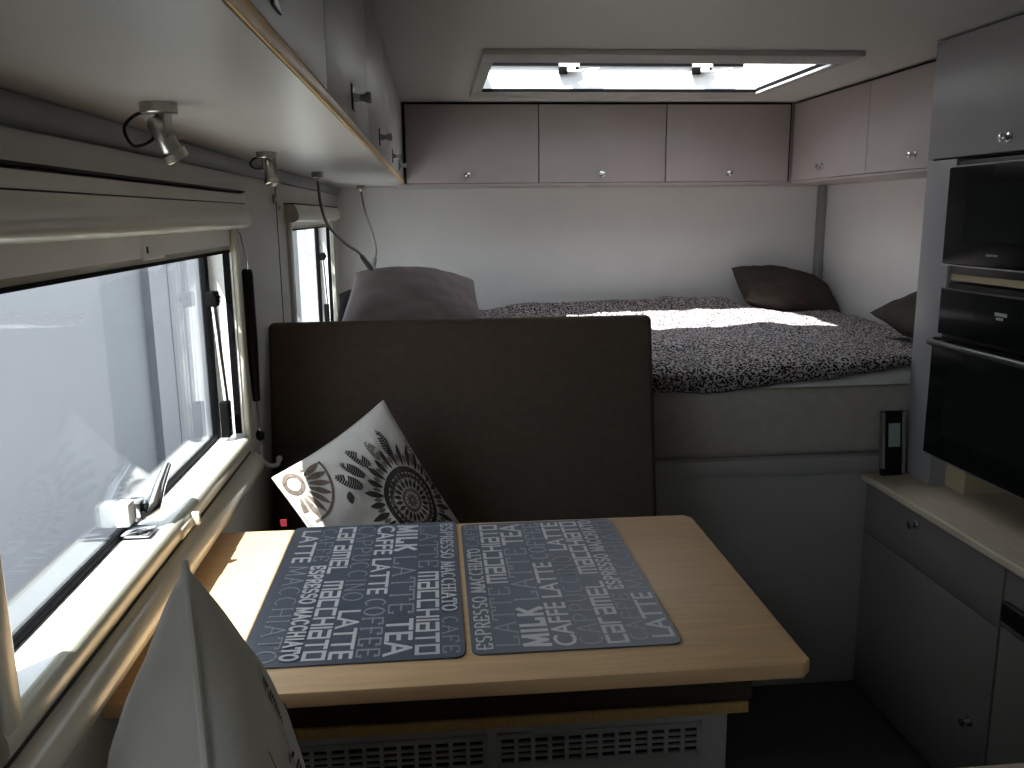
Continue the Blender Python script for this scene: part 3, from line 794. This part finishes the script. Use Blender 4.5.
def stroke_text(txt, font, L, h, sw, serif=False):
    """quads for the text fitted into L x h, baseline at 0"""
    widths = []
    for ch in txt:
        w_ = SERIF_W.get(ch, 1.0) if font is SER else (.0 if ch == 'I' else (.5 if ch == ' ' else (1.2 if ch == 'M' else .9)))
        widths.append(w_)
    gap = .32 if font is SER else .42
    total = sum(widths)+gap*(len(txt)-1); k = (L-sw)/total
    x = sw/2; out = []
    def seg(a, b, w_):
        dx, dy = b[0]-a[0], b[1]-a[1]; l = math.hypot(dx, dy) or 1e-6; ux, uy = dx/l, dy/l; px, py = -uy*w_/2, ux*w_/2
        ex, ey = (ux*w_/2, uy*w_/2) if not serif else (ux*w_*.2, uy*w_*.2)
        out.append([(a[0]-ex+px, a[1]-ey+py), (a[0]-ex-px, a[1]-ey-py), (b[0]+ex-px, b[1]+ey-py), (b[0]+ex+px, b[1]+ey+py)])
    for ch, w_ in zip(txt, widths):
        for pl_ in font.get(ch, []):
            P = [(x+p[0]*w_*k, sw/2+p[1]*(h-sw)) for p in pl_]
            for a, b in zip(P[:-1], P[1:]):
                vert = abs(b[1]-a[1]) > abs(b[0]-a[0])
                seg(a, b, sw*(1.5 if (serif and vert) else (.8 if serif else 1)))
            if serif:
                for p in (P[0], P[-1]):
                    if len(pl_) < 12: seg((p[0]-sw*1.3, p[1]), (p[0]+sw*1.3, p[1]), sw*.7)
        x += (w_+gap)*k
    return out
def sans_text(txt, L, h, bold=.012):
    cu = bpy.data.curves.new('tmp_text', 'FONT'); cu.body = txt; cu.offset = bold; cu.resolution_u = 3
    o = bpy.data.objects.new('tmp_text', cu); C.objects.link(o)
    bpy.context.view_layer.update(); dg = bpy.context.evaluated_depsgraph_get()
    me = bpy.data.meshes.new_from_object(o.evaluated_get(dg))
    vs = [v.co.copy() for v in me.vertices]; fs = [list(p.vertices) for p in me.polygons]
    bpy.data.objects.remove(o); bpy.data.curves.remove(cu); bpy.data.meshes.remove(me)
    cap = [v.y for v in vs]; x0 = min(v.x for v in vs); x1 = max(v.x for v in vs); y0 = min(cap); y1 = max(cap)
    top = .73 if 'È' in txt else y1
    return [(((v.x-x0)/(x1-x0))*L, (v.y-y0)/(top-y0)*h) for v in vs], fs
LINES = [  # height, [(text, style, s0, s1, material)]
    (.022, [('ESPRESSO MACCHIATO', 'serif', .02, .74, 1), ('CAFE', 'thin', .77, .98, 2)]),
    (.031, [('LATTE', 'thin', .03, .42, 2), ('MACCHIATO', 'tech', .45, .98, 1)]),
    (.036, [('MILK', 'bold', .02, .27, 1), ('LATTE', 'serif', .31, .74, 2), ('TEA', 'sans', .77, .98, 1)]),
    (.030, [('CAFFE LATTE', 'sans', .02, .60, 1), ('COFFEE', 'serif', .63, .98, 2)]),
    (.030, [('CAPPUCCINO', 'thin', .02, .64, 2), ('LATTE', 'sans', .70, .98, 1)]),
    (.029, [('CARAMEL', 'tech', .02, .43, 1), ('MACCHIATO', 'tech', .49, .98, 1)]),
    (.024, [('CAFFE', 'thin', .03, .33, 2), ('ESPRESSO MACCHIATO', 'slim', .36, .98, 1)]),
    (.030, [('LATTE', 'sans', .04, .33, 1), ('MACCHIATO', 'thin', .36, .98, 2)]),
]
def placemat(x0, x1, y0, y1, flip, label, shift=0):
    Lm, Wm = y1-y0, x1-x0; z = .7955
    c = V(((x0+x1)/2, (y0+y1)/2, z))
    b = bmesh.new(); r = .014; pts = []
    for (sx, sy, a0) in ((1, 1, 0), (-1, 1, 90), (-1, -1, 180), (1, -1, 270)):
        for k in range(7):
            a = math.radians(a0+90*k/6); pts.append((c.x+sx*(Wm/2-r)+r*math.cos(a), c.y+sy*(Lm/2-r)+r*math.sin(a)))
    n = len(pts); vs = [(x, y, z) for x, y in pts]+[(x, y, z+.0022) for x, y in pts]
    mb = MB(); mb.add(vs, [[i, (i+1) % n, n+(i+1) % n, n+i] for i in range(n)]+[list(range(n))[::-1], list(range(n, 2*n))], 0)
    sg = -1 if flip else 1
    tt = -Wm/2+.006
    for h, segs in [(a_*1.06, b_) for a_, b_ in LINES]:
        for txt, st, s0, s1, mi in segs:
            L = (s1-s0)*Lm
            # local (s along the line, t across) -> world; glyph up is -t
            def W(s, u): return V((c.x+sg*(tt+h-u), c.y+sg*(-Lm/2+s0*Lm+s), z+.0024+zj))
            zj = 0.0
            if st == 'sans':
                P, F = sans_text(txt, L, h)
                mb.add([W(a, d) for a, d in P], F, mi)
                if txt == 'CAFFE LATTE': mb.add([W(a, d) for a, d in ((L*.405, h*1.06), (L*.425, h*1.06), (L*.412, h*1.20), (L*.385, h*1.20))], [[0, 1, 2, 3]], mi)
            else:
                q = stroke_text(txt, TECH if st == 'tech' else SER, L, h, {'tech': .0054, 'serif': .0029, 'thin': .0021, 'bold': .0085, 'slim': .0046}[st], st in ('serif', 'thin'))
                for Q in q:
                    zj += 8e-6; mb.add([W(a, d) for a, d in Q], [[0, 1, 2, 3]], mi)
        tt += h+.0035
    return tag(obj('placemat', mb, [M['mat'], M['letter'], M['letter2']], loc=c, weld=False), label, 'placemat', 'placemats on the table')
placemat(-.268, .0255, 1.020, 1.522, True, 'slate blue coffee-word placemat on the left, next to the window')
placemat(.0345, .3155, 1.024, 1.503, False, 'slate blue coffee-word placemat on the right half of the table')

# ------------------------------------------------------------------ lamps and small wall things
def spotlight(p, d, label, loop):
    p = V(p); d = V(d).normalized()
    t = thing('spotlight', p, label, 'spotlight', 'spotlights under the overhead cabinet')
    q = MB().lathe(p, (0, 0, -1), [(0, .0190), (.010, .0190), (.0112, .0178)], 28); obj('base_plate', q, M['steel'], t)
    piv = p+V((.004, 0, -.036))
    side = d.cross(V((0, 0, 1))).normalized()
    q = MB()
    for s in (1, -1):
        a = p+V((.004, 0, -.010))+side*s*.0115; e = piv+side*s*.0115
        m_ = Matrix.Translation((a+e)/2) @ Matrix.Rotation(math.atan2(side.y, side.x), 4, 'Z')
        q.box(-.0015, .0015, -.0045, .0045, -.015, .015, .001, mtx=m_)
        q.lathe(e+side*s*.0015, side*s, [(0, .0035), (.003, .003)], 10)
    obj('bracket', q, M['steel'], t)
    q = MB().lathe(piv-d*.024, d, [(0, .005), (.002, .0075), (.005, .0098), (.037, .0102), (.0378, .0095), (.039, .0095), (.0398, .0130), (.048, .0134), (.0492, .012), (.0465, .0105)], 24)
    h = obj('lamp_head', q, M['steel'], t)
    q = MB().lathe(piv+d*.0210, d, [(0, .0103), (.0012, .0103)], 20); obj('lens', q, M['white'], h)
    q = MB().tube(smooth_curve([p+V(v) for v in loop]+[piv-d*.022], 8), .0018, 8); obj('cable', q, M['black'], t)
spotlight((-.287, .975, ZL), (.36, .28, -.85), 'brushed metal spotlight nearest the camera, black cable loop', [(-.004, 0, -.010), (-.022, -.004, -.012), (-.036, -.004, -.026), (-.028, -.002, -.044), (-.008, .0, -.036)])
spotlight((-.309, 1.69, ZL), (.16, -.25, -.90), 'brushed metal spotlight between the two windows, farther one', [(-.006, 0, -.010), (-.022, -.004, -.012), (-.030, -.004, -.022), (-.022, -.002, -.030), (-.006, .0, -.028)])

def reading_lamp(base, pts, label, head_len=.06, r=.0042, disc=.016, hr=.0085):
    base = V(base); base = base+V((0, 0, .002)); t = thing('reading_lamp', base, label, 'lamp', 'gooseneck reading lamps')
    q = MB().lathe(base, (0, 0, -1), [(0, disc), (.016, disc), (.018, disc*.6), (.026, .006)], 22); obj('base_plate', q, M['steel'], t)
    cv = smooth_curve([base+V((0, 0, -.02))]+[V(p) for p in pts], 10)
    q = MB().tube(cv, r, 10); obj('gooseneck', q, M['tube'], t)
    e = cv[-1]; d = (cv[-1]-cv[-4]).normalized()
    q = MB().lathe(e-d*.006, d, [(0, r*1.2), (.004, hr*.9), (.02, hr), (head_len-.006, hr*1.12), (head_len, hr*1.05)], 20); h = obj('lamp_head', q, M['tube'], t)
    q = MB().lathe(e+d*(head_len-.0055), d, [(0, hr*.9), (.001, hr*.85)], 16); obj('lens', q, M['white'], h)
reading_lamp((-.313, 2.44, ZL), [(-.307, 2.44, 1.392), (-.291, 2.44, 1.337), (-.247, 2.44, 1.287), (-.212, 2.44, 1.262), (-.200, 2.44, 1.248)], 'gooseneck reading lamp hanging in front of the small far window', .05)
reading_lamp((-.285, 3.52, ZL), [(-.272, 3.52, 1.384), (-.244, 3.52, 1.286), (-.234, 3.52, 1.226), (-.240, 3.52, 1.190)], 'gooseneck reading lamp in the far left corner by the end wall', .05)

# black stick hanging from a wire loop beside the near window
t = thing('hanging_stick', (XL+.012, 1.875, .873), 'slim black stick with metal tip hanging between the two windows', 'stick')
q = MB().tube([(XL+.013, 1.867, 1.250), (XL+.012, 1.869, 1.243), (XL+.012, 1.872, 1.09), (XL+.012, 1.876, .965)], [.010, .0125, .012, .008], 12); obj('sleeve', q, M['black'], t)
q = MB().tube([(XL+.012, 1.876, .966), (XL+.012, 1.882, .895)], .0032, 8); obj('shaft', q, M['chrome'], t)
q = MB().sphere((XL+.013, 1.883, .885), .012, sc=(.8, 1, 1.15)); obj('end_knob', q, M['black'], t)
q = MB().tube(smooth_curve([(XL+.013, 1.867, 1.246), (XL+.010, 1.886, 1.268), (XL+.006, 1.880, 1.295), (XL+.004, 1.862, 1.330)], 6), .0014, 8); obj('wire_loop', q, M['chrome'], t)
q = MB().lathe((XL, 1.90, 1.345), (1, 0, 0), [(0, .007), (.003, .007), (.008, .003), (.012, .004)], 12)
tag(obj('wall_pin', q, M['chrome'], loc=(XL, 1.90, 1.345)), 'small metal pin holding the black hanging stick', 'pin')
t = thing('coat_hook', (XL, 1.95, .80), 'small white coat hook low on the wall beside the near window', 'hook')
q = MB(); q.box(XL, XL+.004, 1.935, 1.953, .795, .845, .003, 3); obj('hook_plate', q, M['white'], t)
q = MB().tube(smooth_curve([(XL+.003, 1.944, .808), (XL+.014, 1.950, .795), (XL+.030, 1.958, .793), (XL+.036, 1.962, .806)], 6), [.0055]*18+[.0065], 10); q.sphere((XL+.036, 1.962, .807), .0075)
obj('hook_arm', q, M['white'], t)

# ------------------------------------------------------------------ light
w = bpy.data.worlds.new('sky'); bpy.context.scene.world = w; w.use_nodes = True
nt = w.node_tree; bg = nt.nodes['Background']
sky = nt.nodes.new('ShaderNodeTexSky'); sky.sky_type = 'HOSEK_WILKIE'; sky.turbidity = 3.5; sky.ground_albedo = .4
sun_dir = V((-.385, -.50, 1)).normalized(); sky.sun_direction = sun_dir
mixn = nt.nodes.new('ShaderNodeMixRGB'); mixn.inputs['Fac'].default_value = .65; mixn.inputs['Color2'].default_value = (.91, .95, 1, 1)
nt.links.new(sky.outputs['Color'], mixn.inputs['Color1']); nt.links.new(mixn.outputs['Color'], bg.inputs['Color'])
bg.inputs['Strength'].default_value = 5.0
sl = bpy.data.lights.new('sun', 'SUN'); sl.energy = 26; sl.angle = math.radians(.53); sl.color = (1, .98, .945)
so = bpy.data.objects.new('sun', sl); C.objects.link(so); so.rotation_euler = (-sun_dir).to_track_quat('-Z', 'Y').to_euler(); so.location = (-3, -3, 6)

# ------------------------------------------------------------------ camera
yaw, pit, roll, fpx = .0881841234, .195936176, -.0107166323, 853.283
fw = V((math.sin(yaw)*math.cos(pit), math.cos(yaw)*math.cos(pit), -math.sin(pit))); rt = V((math.cos(yaw), -math.sin(yaw), 0)); up = rt.cross(fw)
r2 = rt*math.cos(roll)+up*math.sin(roll); u2 = up*math.cos(roll)-rt*math.sin(roll)
cam = bpy.data.cameras.new('camera'); cam.sensor_width = 36; cam.lens = fpx/1024*36; cam.clip_start = .02
co = bpy.data.objects.new('camera', cam); C.objects.link(co)
mw = Matrix((r2, u2, -fw)).transposed().to_4x4(); mw.translation = (0, 0, H); co.matrix_world = mw
bpy.context.scene.camera = co
sc = bpy.context.scene
sc.view_settings.view_transform = 'Standard'; sc.view_settings.look = 'None'; sc.view_settings.exposure = 0.08
sc.cycles.max_bounces = 10; sc.cycles.diffuse_bounces = 6; sc.cycles.transparent_max_bounces = 12
sc.cycles.caustics_reflective = False; sc.cycles.caustics_refractive = False; sc.cycles.sample_clamp_indirect = 6
